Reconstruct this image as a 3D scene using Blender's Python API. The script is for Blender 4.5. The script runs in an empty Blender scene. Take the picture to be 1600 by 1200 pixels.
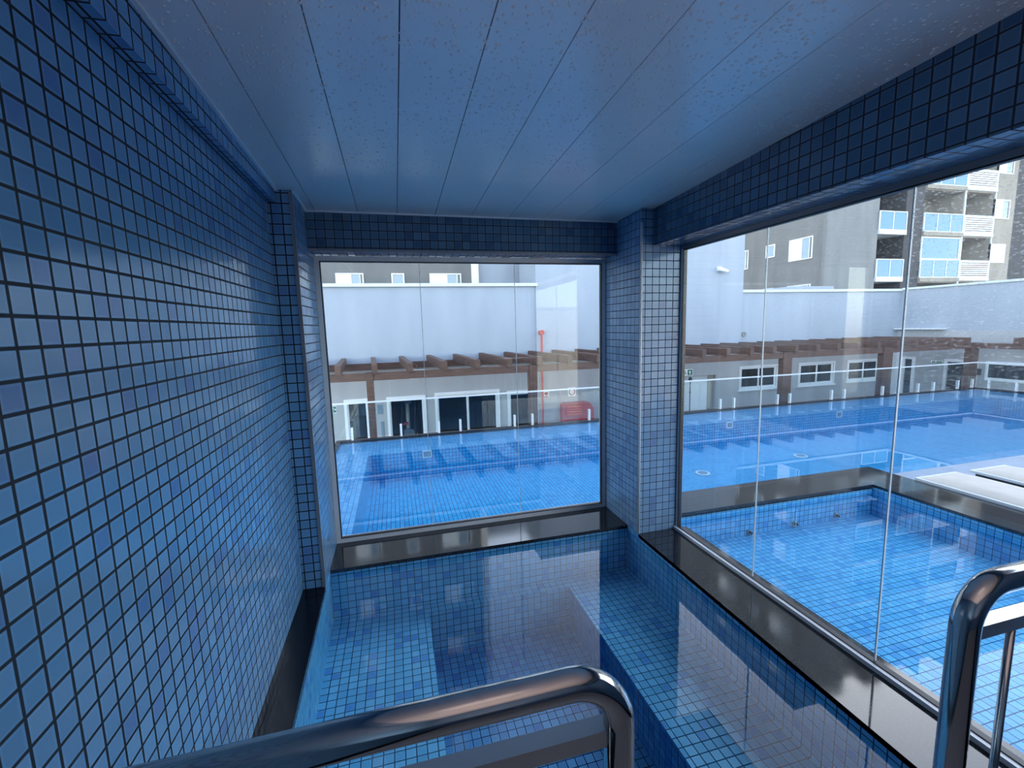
import bpy, math, random
from math import sin, cos, pi, radians, floor, ceil, sqrt
from mathutils import Vector, Matrix

random.seed(7)
S = 1.25                      # metres per drawing unit
TP = 0.0417                   # tile pitch in drawing units
sc = bpy.context.scene
COL = sc.collection
ORG = {}                      # object name -> world origin (drawing units)

# ------------------------------------------------------------------ mesh helper
class MB:
    def __init__(self):
        self.v = []; self.f = []; self.uv = []; self.sm = []
    def face(self, pts, uvs=None, smooth=False):
        n = len(self.v)
        pts = [Vector(p) for p in pts]
        self.v += pts
        self.f.append(list(range(n, n + len(pts))))
        if uvs is None:
            a = (pts[1] - pts[0]).cross(pts[2] - pts[0])
            ax = max(range(3), key=lambda i: abs(a[i]))
            if ax == 0: uvs = [(p.y, p.z) for p in pts]
            elif ax == 1: uvs = [(p.x, p.z) for p in pts]
            else: uvs = [(p.x, p.y) for p in pts]
        self.uv.append(uvs); self.sm.append(smooth)
        return self
    def quad_grid(self, rows, smooth=True, flip=False):
        """rows of points -> shared-vertex smooth surface"""
        n = len(self.v); R = len(rows); Cn = len(rows[0])
        for r in rows: self.v += [Vector(p) for p in r]
        for i in range(R - 1):
            for j in range(Cn - 1):
                q = [n + i*Cn + j, n + i*Cn + j + 1, n + (i+1)*Cn + j + 1, n + (i+1)*Cn + j]
                if flip: q.reverse()
                self.f.append(q)
                self.uv.append([(self.v[k].x, self.v[k].z) for k in q]); self.sm.append(smooth)
        return self
    def box(self, x0, x1, y0, y1, z0, z1):
        if x0 > x1: x0, x1 = x1, x0
        if y0 > y1: y0, y1 = y1, y0
        if z0 > z1: z0, z1 = z1, z0
        p = [(x, y, z) for z in (z0, z1) for y in (y0, y1) for x in (x0, x1)]
        for q in ((0,2,3,1),(4,5,7,6),(0,1,5,4),(2,6,7,3),(0,4,6,2),(1,3,7,5)):
            self.face([p[i] for i in q])
        return self
    def prism(self, poly, axis, a, b):
        """poly of 2d points extruded along axis 'x','y','z' from a to b"""
        def P(u, v, t):
            return {'x': (t, u, v), 'y': (u, t, v), 'z': (u, v, t)}[axis]
        n = len(poly)
        self.face([P(u, v, a) for u, v in reversed(poly)] if axis != 'y' else [P(u, v, a) for u, v in poly])
        self.face([P(u, v, b) for u, v in poly] if axis != 'y' else [P(u, v, b) for u, v in reversed(poly)])
        for i in range(n):
            u, v = poly[i]; s, t = poly[(i + 1) % n]
            q = [P(u, v, a), P(s, t, a), P(s, t, b), P(u, v, b)]
            if axis == 'y': q.reverse()
            self.face(q)
        return self
    def tube(self, path, r, seg=14, cap=True):
        path = [Vector(p) for p in path]
        rows = []
        prev = None
        for i, p in enumerate(path):
            if i == 0: t = path[1] - p
            elif i == len(path) - 1: t = p - path[i-1]
            else: t = (path[i+1] - p).normalized() + (p - path[i-1]).normalized()
            t.normalize()
            if prev is None:
                up = Vector((0, 0, 1)) if abs(t.z) < .9 else Vector((0, 1, 0))
                a = t.cross(up).normalized()
            else:
                a = (prev - t * prev.dot(t)).normalized()
            prev = a
            b = t.cross(a)
            rr = r if not isinstance(r, (list, tuple)) else r[i]
            rows.append([p + (a * cos(2*pi*k/seg) + b * sin(2*pi*k/seg)) * rr for k in range(seg)])
        n = len(self.v)
        for rw in rows: self.v += rw
        for i in range(len(rows) - 1):
            for k in range(seg):
                k2 = (k + 1) % seg
                q = [n + i*seg + k2, n + i*seg + k, n + (i+1)*seg + k, n + (i+1)*seg + k2]
                self.f.append(q); self.uv.append([(0, 0)] * 4); self.sm.append(True)
        if cap:
            self.f.append([n + k for k in range(seg)]); self.uv.append([(0, 0)] * seg); self.sm.append(False)
            m = n + (len(rows) - 1) * seg
            self.f.append([m + k for k in reversed(range(seg))]); self.uv.append([(0, 0)] * seg); self.sm.append(False)
        return self
    def disc(self, c, axis, r, seg=20):
        pts = []
        for k in range(seg):
            a = 2*pi*k/seg
            u, v = r*cos(a), r*sin(a)
            pts.append({'y': (c[0]+u, c[1], c[2]+v), 'x': (c[0], c[1]-u, c[2]+v), 'z': (c[0]+u, c[1]+v, c[2])}[axis])
        return self.face(pts)
    def center_base(self):
        xs = [p.x for p in self.v]; ys = [p.y for p in self.v]; zs = [p.z for p in self.v]
        return Vector(((min(xs)+max(xs))/2, (min(ys)+max(ys))/2, min(zs)))
    def build(self, name, mat, parent=None, label=None, cat=None, group=None, kind=None, bevel=0):
        org = ORG[parent.name] if parent else self.center_base()
        me = bpy.data.meshes.new(name)
        me.from_pydata([tuple((p - org) * S) for p in self.v], [], self.f)
        uvl = me.uv_layers.new(name='UVMap')
        i = 0
        for fuv in self.uv:
            for u in fuv:
                uvl.data[i].uv = u; i += 1
        for k, pl in enumerate(me.polygons): pl.use_smooth = self.sm[k]
        me.materials.append(mat)
        me.update()
        o = bpy.data.objects.new(name, me); COL.objects.link(o)
        if parent: o.parent = parent
        else: o.location = org * S
        ORG[o.name] = org
        tag(o, label, cat, group, kind)
        if bevel:
            m = o.modifiers.new('Bevel', 'BEVEL'); m.width = bevel * S; m.segments = 2
            m.limit_method = 'ANGLE'; m.angle_limit = radians(40)
        return o

def tag(o, label=None, cat=None, group=None, kind=None):
    if label: o['label'] = label
    if cat: o['category'] = cat
    if group: o['group'] = group
    if kind: o['kind'] = kind

def thing(name, label, cat, loc, group=None, kind=None):
    o = bpy.data.objects.new(name, None); COL.objects.link(o)
    o.empty_display_size = .1
    o.location = Vector(loc) * S
    ORG[o.name] = Vector(loc)
    tag(o, label, cat, group, kind)
    return o

def wall_holes(mb, axis, a, b, u0, u1, z0, z1, holes):
    """slab between a..b on axis ('x' or 'y') spanning u0..u1, z0..z1 with rectangular holes (u0,u1,z0,z1)"""
    us = sorted({u0, u1} | {h for q in holes for h in q[:2] if u0 < h < u1})
    zs = sorted({z0, z1} | {h for q in holes for h in q[2:] if z0 < h < z1})
    for i in range(len(us) - 1):
        for j in range(len(zs) - 1):
            cu = (us[i] + us[i+1]) / 2; cz = (zs[j] + zs[j+1]) / 2
            if any(h[0] < cu < h[1] and h[2] < cz < h[3] for h in holes): continue
            if axis == 'y': mb.box(us[i], us[i+1], a, b, zs[j], zs[j+1])
            else: mb.box(a, b, us[i], us[i+1], zs[j], zs[j+1])
    return mb

def frame(mb, axis, a, b, u0, u1, z0, z1, w):
    def bx(p, q, r, s):
        if axis == 'y': mb.box(p, q, a, b, r, s)
        else: mb.box(a, b, p, q, r, s)
    bx(u0, u0 + w, z0, z1); bx(u1 - w, u1, z0, z1)
    bx(u0 + w, u1 - w, z0, z0 + w); bx(u0 + w, u1 - w, z1 - w, z1)
    return mb

# ------------------------------------------------------------------ materials
class NT:
    def __init__(self, name):
        self.m = bpy.data.materials.new(name); self.m.use_nodes = True
        self.t = self.m.node_tree; self.t.nodes.clear()
        self.out = self.t.nodes.new('ShaderNodeOutputMaterial')
    def n(self, typ, **kw):
        nd = self.t.nodes.new(typ)
        for k, v in kw.items():
            if k.startswith('i_'):
                key = k[2:]
                key = int(key) if key.isdigit() else key.replace('_', ' ')
                nd.inputs[key].default_value = v
            else: setattr(nd, k, v)
        return nd
    def l(self, a, b): self.t.links.new(a, b)
    def math(self, op, a, b=None, c=None, clamp=False):
        nd = self.t.nodes.new('ShaderNodeMath'); nd.operation = op; nd.use_clamp = clamp
        for i, x in enumerate((a, b, c)):
            if x is None: continue
            if isinstance(x, (int, float)): nd.inputs[i].default_value = x
            else: self.l(x, nd.inputs[i])
        return nd.outputs[0]
    def vmath(self, op, a, b=None):
        nd = self.t.nodes.new('ShaderNodeVectorMath'); nd.operation = op
        for i, x in enumerate((a, b)):
            if x is None: continue
            if isinstance(x, tuple): nd.inputs[i].default_value = x
            else: self.l(x, nd.inputs[i])
        return nd.outputs[0] if op not in ('DOT_PRODUCT', 'LENGTH') else nd.outputs['Value']
    def mix(self, fac, a, b, blend='MIX'):
        nd = self.t.nodes.new('ShaderNodeMix'); nd.data_type = 'RGBA'; nd.blend_type = blend
        for key, x in (('Factor', fac), ('A', a), ('B', b)):
            s = [q for q in nd.inputs if q.name == key and (q.type == 'RGBA' or key == 'Factor' and q.type == 'VALUE')][0]
            if isinstance(x, (int, float)): s.default_value = x
            elif isinstance(x, tuple): s.default_value = x if len(x) == 4 else (*x, 1)
            else: self.l(x, s)
        return [q for q in nd.outputs if q.type == 'RGBA'][0]
    def maprange(self, x, a, b, c=0., d=1., smooth=False):
        nd = self.t.nodes.new('ShaderNodeMapRange'); nd.clamp = True
        if smooth: nd.interpolation_type = 'SMOOTHSTEP'
        self.l(x, nd.inputs[0])
        for i, v in enumerate((a, b, c, d)): nd.inputs[i+1].default_value = v
        return nd.outputs[0]
    def principled(self, **kw):
        return self.n('ShaderNodeBsdfPrincipled', **kw)
    def surf(self, s): self.l(s, self.out.inputs['Surface']); return self.m

def c3(r, g, b): return (r, g, b, 1)

def plain(name, col, rough=.5, metal=0., spec=.5, noise=0., nscale=6., bump=0., bscale=40.):
    N = NT(name)
    p = N.principled(i_Roughness=rough, i_Metallic=metal)
    p.inputs['Specular IOR Level'].default_value = spec
    if noise or bump:
        tc = N.n('ShaderNodeTexCoord')
    if noise:
        nz = N.n('ShaderNodeTexNoise', i_Scale=nscale, i_Detail=5.)
        N.l(tc.outputs['Object'], nz.inputs['Vector'])
        f = N.maprange(nz.outputs['Fac'], .3, .7)
        dark = tuple(x * (1 - noise) for x in col[:3]); lite = tuple(min(1, x * (1 + noise)) for x in col[:3])
        N.l(N.mix(f, dark, lite), p.inputs['Base Color'])
    else:
        p.inputs['Base Color'].default_value = (*col[:3], 1)
    if bump:
        nb = N.n('ShaderNodeTexNoise', i_Scale=bscale, i_Detail=4.)
        N.l(tc.outputs['Object'], nb.inputs['Vector'])
        bp = N.n('ShaderNodeBump', i_Strength=bump, i_Distance=.01)
        N.l(nb.outputs['Fac'], bp.inputs['Height']); N.l(bp.outputs['Normal'], p.inputs['Normal'])
    return N.surf(p.outputs['BSDF'])

def tiles(name, c_a, c_b, c_c, grout, rough=.13, gw=.055, jitter=.035, pitch=TP, rim=.25, spec=.5, odd=.12):
    N = NT(name)
    uv = N.n('ShaderNodeUVMap', uv_map='UVMap')
    q = N.vmath('MULTIPLY', uv.outputs['UV'], (1/pitch, 1/pitch, 1/pitch))
    q = N.vmath('ADD', q, (0.013, 0.017, 0.5))
    fr = N.vmath('FRACTION', q); fl = N.vmath('FLOOR', q)
    ctr = N.vmath('ABSOLUTE', N.vmath('SUBTRACT', fr, (.5, .5, .5)))
    sx = N.n('ShaderNodeSeparateXYZ'); N.l(ctr, sx.inputs[0])
    d = N.math('MAXIMUM', sx.outputs['X'], sx.outputs['Y'])
    g = N.maprange(d, .5 - gw - .02, .5 - gw + .01)
    rimf = N.maprange(d, .30, .5 - gw, smooth=True)
    wn = N.n('ShaderNodeTexWhiteNoise', noise_dimensions='3D'); N.l(fl, wn.inputs['Vector'])
    col = N.mix(wn.outputs['Value'], c_a, c_b)
    wn2 = N.n('ShaderNodeTexWhiteNoise', noise_dimensions='3D'); N.l(N.vmath('ADD', fl, (31.7, 11.3, 4.1)), wn2.inputs['Vector'])
    od = N.maprange(wn2.outputs['Value'], 1 - odd, 1 - odd + .03)
    col = N.mix(od, col, c_c)
    lite = N.mix(N.math('MULTIPLY', rimf, rim), col, tuple(min(1, x * 1.5 + .02) for x in c_b[:3]))
    base = N.mix(g, lite, grout)
    p = N.principled()
    p.inputs['Specular IOR Level'].default_value = spec
    N.l(base, p.inputs['Base Color'])
    N.l(N.math('MULTIPLY_ADD', g, .6, rough), p.inputs['Roughness'])
    # bump for the joints + a slightly different tilt for every tile
    h = N.math('SUBTRACT', 1., g)
    bp = N.n('ShaderNodeBump', i_Strength=.35, i_Distance=.002 * S)
    N.l(h, bp.inputs['Height'])
    jt = N.vmath('MULTIPLY', N.vmath('SUBTRACT', wn.outputs['Color'], (.5, .5, .5)), (jitter,) * 3)
    N.l(N.vmath('NORMALIZE', N.vmath('ADD', bp.outputs['Normal'], jt)), p.inputs['Normal'])
    return N.surf(p.outputs['BSDF'])

def clear(name, f0=.04, tint=(1, 1, 1), ripple=0., rscale=3., rough=0., dust=0., fmax=1.):
    """thin clear sheet: transparent + mirror weighted by Schlick's Fresnel"""
    N = NT(name)
    geo = N.n('ShaderNodeNewGeometry')
    nrm = geo.outputs['Normal']
    tc = N.n('ShaderNodeTexCoord')
    if ripple:
        nz = N.n('ShaderNodeTexNoise', i_Scale=rscale, i_Detail=2.)
        N.l(tc.outputs['Object'], nz.inputs['Vector'])
        bp = N.n('ShaderNodeBump', i_Strength=ripple, i_Distance=.02)
        N.l(nz.outputs['Fac'], bp.inputs['Height']); nrm = bp.outputs['Normal']
    c = N.math('ABSOLUTE', N.vmath('DOT_PRODUCT', geo.outputs['Incoming'], nrm))
    k = N.math('POWER', N.math('SUBTRACT', 1., c, clamp=True), 5.)
    F = N.math('MULTIPLY_ADD', k, fmax - f0, f0, clamp=True)
    tr = N.n('ShaderNodeBsdfTransparent'); tr.inputs[0].default_value = (*tint, 1)
    gl = N.n('ShaderNodeBsdfGlossy', i_Roughness=rough)
    if ripple: N.l(nrm, gl.inputs['Normal'])
    mx = N.n('ShaderNodeMixShader'); N.l(F, mx.inputs[0]); N.l(tr.outputs[0], mx.inputs[1]); N.l(gl.outputs[0], mx.inputs[2])
    res = mx.outputs[0]
    if dust:
        uv = N.n('ShaderNodeUVMap', uv_map='UVMap')
        sp = N.n('ShaderNodeSeparateXYZ'); N.l(uv.outputs['UV'], sp.inputs[0])
        n1 = N.n('ShaderNodeTexNoise', i_Scale=120., i_Detail=3., i_Roughness=.6); N.l(uv.outputs['UV'], n1.inputs['Vector'])
        n2 = N.n('ShaderNodeTexNoise', i_Scale=3., i_Detail=3.); N.l(uv.outputs['UV'], n2.inputs['Vector'])
        spots = N.maprange(n1.outputs['Fac'], .56, .63)
        high = N.maprange(sp.outputs['Y'], .95, 1.7)
        film = N.math('MULTIPLY', N.maprange(n2.outputs['Fac'], .25, .75, .4, 1.), high)
        m = N.math('MULTIPLY', film, N.math('MULTIPLY_ADD', spots, dust, dust * .12), clamp=True)
        df = N.n('ShaderNodeBsdfTranslucent'); df.inputs[0].default_value = (.95, .95, .95, 1)
        dd = N.n('ShaderNodeBsdfDiffuse'); dd.inputs[0].default_value = (.95, .95, .95, 1)
        ad = N.n('ShaderNodeMixShader', i_0=.5); N.l(df.outputs[0], ad.inputs[1]); N.l(dd.outputs[0], ad.inputs[2])
        m2 = N.n('ShaderNodeMixShader'); N.l(m, m2.inputs[0]); N.l(res, m2.inputs[1]); N.l(ad.outputs[0], m2.inputs[2])
        res = m2.outputs[0]
    return N.surf(res)

def granite(name, base=(.010, .011, .014), fleck=(.04, .043, .05), rough=.07, spec=.6):
    N = NT(name)
    tc = N.n('ShaderNodeTexCoord')
    n1 = N.n('ShaderNodeTexNoise', i_Scale=160., i_Detail=3., i_Roughness=.7); N.l(tc.outputs['Object'], n1.inputs['Vector'])
    n2 = N.n('ShaderNodeTexNoise', i_Scale=5., i_Detail=5.); N.l(tc.outputs['Object'], n2.inputs['Vector'])
    col = N.mix(N.maprange(n1.outputs['Fac'], .52, .75), base, fleck)
    p = N.principled(); p.inputs['Specular IOR Level'].default_value = spec
    N.l(col, p.inputs['Base Color'])
    N.l(N.maprange(n2.outputs['Fac'], .35, .7, rough, rough + .05), p.inputs['Roughness'])
    return N.surf(p.outputs['BSDF'])

def ceiling_mat():
    N = NT('ceiling_pvc_with_droplets')
    uv = N.n('ShaderNodeUVMap', uv_map='UVMap')
    big = N.n('ShaderNodeTexNoise', i_Scale=2.2, i_Detail=3.); N.l(uv.outputs['UV'], big.inputs['Vector'])
    p = N.principled(i_Roughness=.2); p.inputs['Specular IOR Level'].default_value = 1.
    N.l(N.mix(N.maprange(big.outputs['Fac'], .35, .65), c3(.90, .82, .78), c3(.94, .86, .82)), p.inputs['Base Color'])
    return N.surf(p.outputs['BSDF'])

def wood_mat():
    N = NT('brown_timber')
    tc = N.n('ShaderNodeTexCoord')
    mp = N.n('ShaderNodeMapping'); mp.inputs['Scale'].default_value = (2, 2, 14); N.l(tc.outputs['Object'], mp.inputs['Vector'])
    nz = N.n('ShaderNodeTexNoise', i_Scale=2.5, i_Detail=6.); N.l(mp.outputs[0], nz.inputs['Vector'])
    p = N.principled(i_Roughness=.55)
    N.l(N.mix(N.maprange(nz.outputs['Fac'], .3, .7), c3(.068, .034, .024), c3(.135, .072, .052)), p.inputs['Base Color'])
    return N.surf(p.outputs['BSDF'])

def building_mat(name, a, b):
    N = NT(name)
    tc = N.n('ShaderNodeTexCoord')
    mp = N.n('ShaderNodeMapping'); mp.inputs['Scale'].default_value = (1.2, 1.2, .25); N.l(tc.outputs['Object'], mp.inputs['Vector'])
    n1 = N.n('ShaderNodeTexNoise', i_Scale=2., i_Detail=5.); N.l(mp.outputs[0], n1.inputs['Vector'])
    n2 = N.n('ShaderNodeTexNoise', i_Scale=60., i_Detail=3.); N.l(tc.outputs['Object'], n2.inputs['Vector'])
    p = N.principled(i_Roughness=.85); p.inputs['Specular IOR Level'].default_value = .2
    N.l(N.mix(N.maprange(n1.outputs['Fac'], .3, .7), a, b), p.inputs['Base Color'])
    bp = N.n('ShaderNodeBump', i_Strength=.25, i_Distance=.02); N.l(n2.outputs['Fac'], bp.inputs['Height']); N.l(bp.outputs['Normal'], p.inputs['Normal'])
    return N.surf(p.outputs['BSDF'])

M = {}
M['tile'] = tiles('blue_wall_tiles', c3(.115, .28, .48), c3(.155, .335, .545), c3(.11, .235, .47), c3(.006, .014, .024), pitch=.047, gw=.062)
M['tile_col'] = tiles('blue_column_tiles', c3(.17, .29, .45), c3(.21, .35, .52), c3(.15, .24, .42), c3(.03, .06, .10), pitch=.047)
M['tile_shaded'] = tiles('shaded_blue_beam_tiles', c3(.055, .12, .21), c3(.08, .155, .25), c3(.045, .095, .19), c3(.006, .014, .028), pitch=.047)  # wall tiles darkened: the shade on the beams is put into the colour
M['tile_deep'] = tiles('deep_pool_tiles', c3(.05, .22, .46), c3(.085, .30, .56), c3(.04, .17, .46), c3(.01, .05, .11), rough=.25, spec=.2)  # pool tiles darkened, light lost in deeper water put into the colour
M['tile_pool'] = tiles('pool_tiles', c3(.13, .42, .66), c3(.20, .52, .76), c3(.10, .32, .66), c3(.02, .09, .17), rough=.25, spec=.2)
M['tile_main'] = tiles('main_pool_tiles', c3(.02, .39, .68), c3(.04, .47, .78), c3(.02, .34, .64), c3(.004, .06, .20), rough=.25, spec=.2, gw=.07)
M['tile_shelf'] = tiles('pool_shelf_tiles', c3(.15, .40, .66), c3(.22, .50, .76), c3(.12, .34, .62), c3(.03, .13, .28), rough=.25, spec=.2, gw=.06)
M['tile_spa'] = tiles('spa_tiles', c3(.15, .48, .74), c3(.22, .58, .85), c3(.12, .40, .72), c3(.02, .11, .24), rough=.25, spec=.2)
M['granite'] = granite('black_granite', (.003, .0035, .005), (.012, .013, .017), rough=.12, spec=.35)
M['granite_grey'] = granite('weathered_grey_granite', (.014, .016, .021), (.055, .058, .068), rough=.045, spec=.6)
M['water'] = clear('still_water', f0=.022, tint=(.80, .93, .97), ripple=.010, rscale=2.2)
M['water_out'] = clear('rippled_water', f0=.022, tint=(.68, .88, .97), ripple=.016, rscale=1.3)
M['glass'] = clear('window_glass', f0=.042, tint=(.965, .985, .985))
M['glass_dusty'] = clear('dusty_window_glass', f0=.042, tint=(.965, .985, .985), dust=.6)
M['glass_dusty2'] = clear('lightly_dusty_window_glass', f0=.042, tint=(.965, .985, .985), dust=.22)
M['glass_fence'] = clear('fence_glass', f0=.05, tint=(.93, .97, .97))
M['glass_blue'] = plain('blue_green_glass', c3(.085, .22, .33), .12, spec=.5)
M['glass_dark'] = plain('dark_window_glass', c3(.012, .018, .024), .05, spec=.8)
M['glass_grey'] = plain('grey_blue_window_glass', c3(.20, .28, .36), .08, spec=.8)
M['joint'] = plain('clear_silicone_joint', c3(.80, .86, .90), .3)
M['alu'] = plain('satin_aluminium', c3(.74, .74, .75), .35, metal=0.)
M['alu_dark'] = plain('dark_gasket', c3(.012, .013, .016), .4)
M['alu_bronze'] = plain('dark_grey_aluminium', c3(.24, .25, .27), .4, metal=.3)  # darker grey metal for edge strips and the head rail
M['steel'] = plain('polished_stainless_steel', c3(.56, .54, .53), .09, metal=1.)
M['bar'] = plain('brushed_steel_bar', c3(.62, .60, .58), .28, metal=.8)
M['white_metal'] = plain('white_painted_metal', c3(.80, .82, .84), .35)
M['rail_white'] = plain('pale_steel_rail', c3(.70, .72, .74), .3, metal=.1)
M['ceiling'] = ceiling_mat()
M['seam'] = plain('dark_ceiling_seam', c3(.08, .10, .16), .6)
M['wood'] = wood_mat()
M['render_white'] = building_mat('white_render_wall', c3(.32, .365, .435), c3(.36, .405, .475))
M['render_grey'] = building_mat('grey_render_wall', c3(.36, .372, .39), c3(.42, .432, .45))
M['build_dark'] = building_mat('dark_grey_facade', c3(.145, .15, .155), c3(.185, .19, .195))
M['build_mid'] = building_mat('mid_grey_facade', c3(.175, .185, .195), c3(.22, .23, .24))
M['build_taupe'] = building_mat('taupe_facade', c3(.25, .23, .20), c3(.32, .295, .26))
M['build_deep'] = plain('near_black_facade', c3(.05, .05, .055), .9)  # one very dark grey for pier, recess and far side walls
M['cream'] = building_mat('cream_render', c3(.72, .68, .60), c3(.80, .76, .69))
M['cap'] = plain('white_coping_stone', c3(.58, .63, .66), .6, noise=.05)
M['edging'] = plain('pale_blue_grey_edging', c3(.30, .36, .46), .3, noise=.1)
M['ground'] = building_mat('paved_ground', c3(.34, .33, .31), c3(.44, .43, .41))
M['landing'] = plain('pale_grey_landing_tile', c3(.30, .31, .33), .3, noise=.1)
M['cushion'] = plain('cream_canvas', c3(.60, .54, .47), .9, noise=.05, nscale=9., bump=.1)
M['frame_dark'] = plain('charcoal_frame', c3(.035, .037, .042), .5)
M['white'] = plain('white_paint', c3(.74, .77, .80), .45)
M['shutter'] = plain('white_roller_shutter', c3(.74, .77, .80), .5)
M['door_white'] = plain('pale_blue_white_door', c3(.62, .68, .72), .4)
M['red'] = plain('red_paint', c3(.40, .025, .035), .5)
M['orange'] = plain('red_paint_with_reflection', c3(.75, .10, .05), .45)  # cabinet red shifted to orange, cream window reflection put into the colour
M['green'] = plain('exit_sign_green', c3(.01, .13, .09), .5)
M['sign_white'] = plain('sign_white', c3(.82, .86, .84), .5)
M['sign_red'] = plain('sign_red', c3(.55, .03, .04), .5)
M['sign_pale'] = plain('sign_pale_red', c3(.86, .62, .60), .5)
M['black'] = plain('black_plastic', c3(.015, .015, .017), .35)
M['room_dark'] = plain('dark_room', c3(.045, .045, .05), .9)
M['leaf'] = plain('hedge_leaves', c3(.05, .10, .035), .8, noise=.5, nscale=12.)

# ------------------------------------------------------------------ camera
RX, RY, RZ, F = 82.628, -1.5441, -14.5445, 694.9943
cam = bpy.data.cameras.new('camera'); co = bpy.data.objects.new('camera', cam); COL.objects.link(co)
cam.sensor_fit = 'HORIZONTAL'; cam.sensor_width = 36.; cam.lens = F / 1600. * 36.
cam.clip_start = .02; cam.clip_end = 500.
R = Matrix.Rotation(radians(RZ), 4, 'Z') @ Matrix.Rotation(radians(RX), 4, 'X') @ Matrix.Rotation(radians(RY), 4, 'Z')
co.matrix_world = Matrix.Translation(Vector((0.4273, -2.3666, 1.3276)) * S) @ R
sc.camera = co

# ================================================================== INDOOR PLUNGE-POOL ROOM
LY = -4.3                       # how far the room runs behind the photographer
def H(y): return 1.9874 - .042 * y

mb = MB(); mb.box(-.36, -.1075, LY, .56, -.75, 2.3)
mb.build('wall_left', M['tile'], kind='structure', label='long left wall of small blue mosaic tiles', cat='wall')
mb = MB(); mb.box(-.1075, -.0717, LY, 0, 1.9293, 2.25)
mb.build('beam_left', M['tile'], kind='structure', label='narrow blue tiled ledge under the ceiling along the left wall', cat='beam')
mb = MB(); mb.box(-.1075, 0, 0, .56, 0, 2.2)
mb.build('pilaster', M['tile'], kind='structure', label='shallow blue tiled pilaster at the far end of the left wall', cat='column')
mb = MB(); mb.box(1.85, 2.16, .0284, .56, 0, 2.2)
mb.build('column', M['tile_col'], kind='structure', label='blue tiled corner column between the two large windows', cat='column')
mb = MB(); mb.box(0, 1.85, .3216, .56, 1.770, 2.2)
mb.build('beam_back', M['tile_shaded'], kind='structure', label='blue tiled beam above the far window', cat='beam')
mb = MB(); mb.box(1.9327, 2.20, LY, .0284, 1.7762, 2.3)
mb.build('beam_right', M['tile_shaded'], kind='structure', label='shaded blue tiled beam above the right window', cat='beam')
mb = MB(); mb.box(-.36, 2.9, LY - .2, LY, -.75, 2.4)
mb.build('wall_front', M['tile_col'], kind='structure', label='blue tiled wall behind the photographer', cat='wall')
mb = MB(); mb.box(2.10, 2.20, LY, -2.16, -.75, 1.7762)
mb.build('wall_right', M['tile'], kind='structure', label='blue tiled wall beyond the right window, beside the steps', cat='wall')

# ceiling: eight sloping PVC boards with fine gaps
seams = [-.45, -.165, .0524, .2713, .4808, .6919, .9043, 1.1294, 1.3456, 1.5663, 1.79, 2.25]
mb = MB()
for a, b in zip(seams[:-1], seams[1:]):
    g = .0016
    pts = [(a + g, LY, H(LY)), (a + g, .6, H(.6)), (b - g, .6, H(.6)), (b - g, LY, H(LY))]
    mb.face(pts, uvs=[(p[0], p[1]) for p in pts])
    for xx, sgn in ((a + g, 1), (b - g, -1)):
        q = [(xx, LY, H(LY)), (xx, LY, H(LY) + .012), (xx, .6, H(.6) + .012), (xx, .6, H(.6))]
        if sgn < 0: q.reverse()
        mb.face(q)
ce = mb.build('ceiling', M['ceiling'], kind='structure', label='sloping white PVC board ceiling beaded with condensation drops', cat='ceiling')
mb = MB()
mb.prism([(LY, H(LY) + .012), (.6, H(.6) + .012), (.6, 2.45), (LY, 2.45)], 'x', -.45, 2.9)
mb.build('roof_slab', M['seam'], kind='structure', label='roof slab above the board ceiling', cat='roof')
# condensation drops: thousands of little domes hanging from the boards
M['drop'] = plain('condensation_drop', c3(.94, .88, .84), .10, spec=.6)
mb = MB()
rd = random.Random(3)
for k in range(11500):
    x = rd.uniform(-.06, 1.92); y = rd.uniform(-2.35, .25)
    if y > -1.0 and rd.random() < (y + 1.0) * .85: continue
    near = min(1., max(.25, (.1 - y) / 1.5))
    r = (.0022 + .0040 * rd.random() ** 1.6) * (.55 + .45 * near)
    zc = H(y); n = len(mb.v); sg = 6
    for (rr, dz) in ((1., .0), (.72, .34), ):
        for j in range(sg):
            a = 2*pi*j/sg
            mb.v.append(Vector((x + r*rr*cos(a), y + r*rr*sin(a), zc - dz*r)))
    mb.v.append(Vector((x, y, zc - .50*r)))
    for j in range(sg):
        j2 = (j + 1) % sg
        mb.f.append([n+j, n+sg+j, n+sg+j2, n+j2]); mb.uv.append([(0, 0)]*4); mb.sm.append(True)
        mb.f.append([n+sg+j, n+2*sg, n+sg+j2]); mb.uv.append([(0, 0)]*3); mb.sm.append(True)
mb.build('condensation_drops', M['drop'], kind='stuff', label='condensation drops beading all over the white board ceiling', cat='water drops')
mb = MB()
def cstrip(x0, x1, y0, y1):
    h = .006
    mb.face([(x0, y0, H(y0) - h), (x0, y1, H(y1) - h), (x1, y1, H(y1) - h), (x1, y0, H(y0) - h)])
    mb.face([(x0, y0, H(y0) - h), (x0, y0, H(y0)), (x0, y1, H(y1)), (x0, y1, H(y1) - h)])
    mb.face([(x1, y0, H(y0) - h), (x1, y1, H(y1) - h), (x1, y1, H(y1)), (x1, y0, H(y0))])
    mb.face([(x0, y0, H(y0) - h), (x1, y0, H(y0) - h), (x1, y0, H(y0)), (x0, y0, H(y0))])
cstrip(-.0717, -.060, LY, 0); cstrip(0, .011, 0, .3216); cstrip(0.011, 1.85, .309, .3216)
mb.build('trim_1', M['white'], kind='structure', label='thin white trim around the edge of the ceiling', cat='trim')
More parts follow.
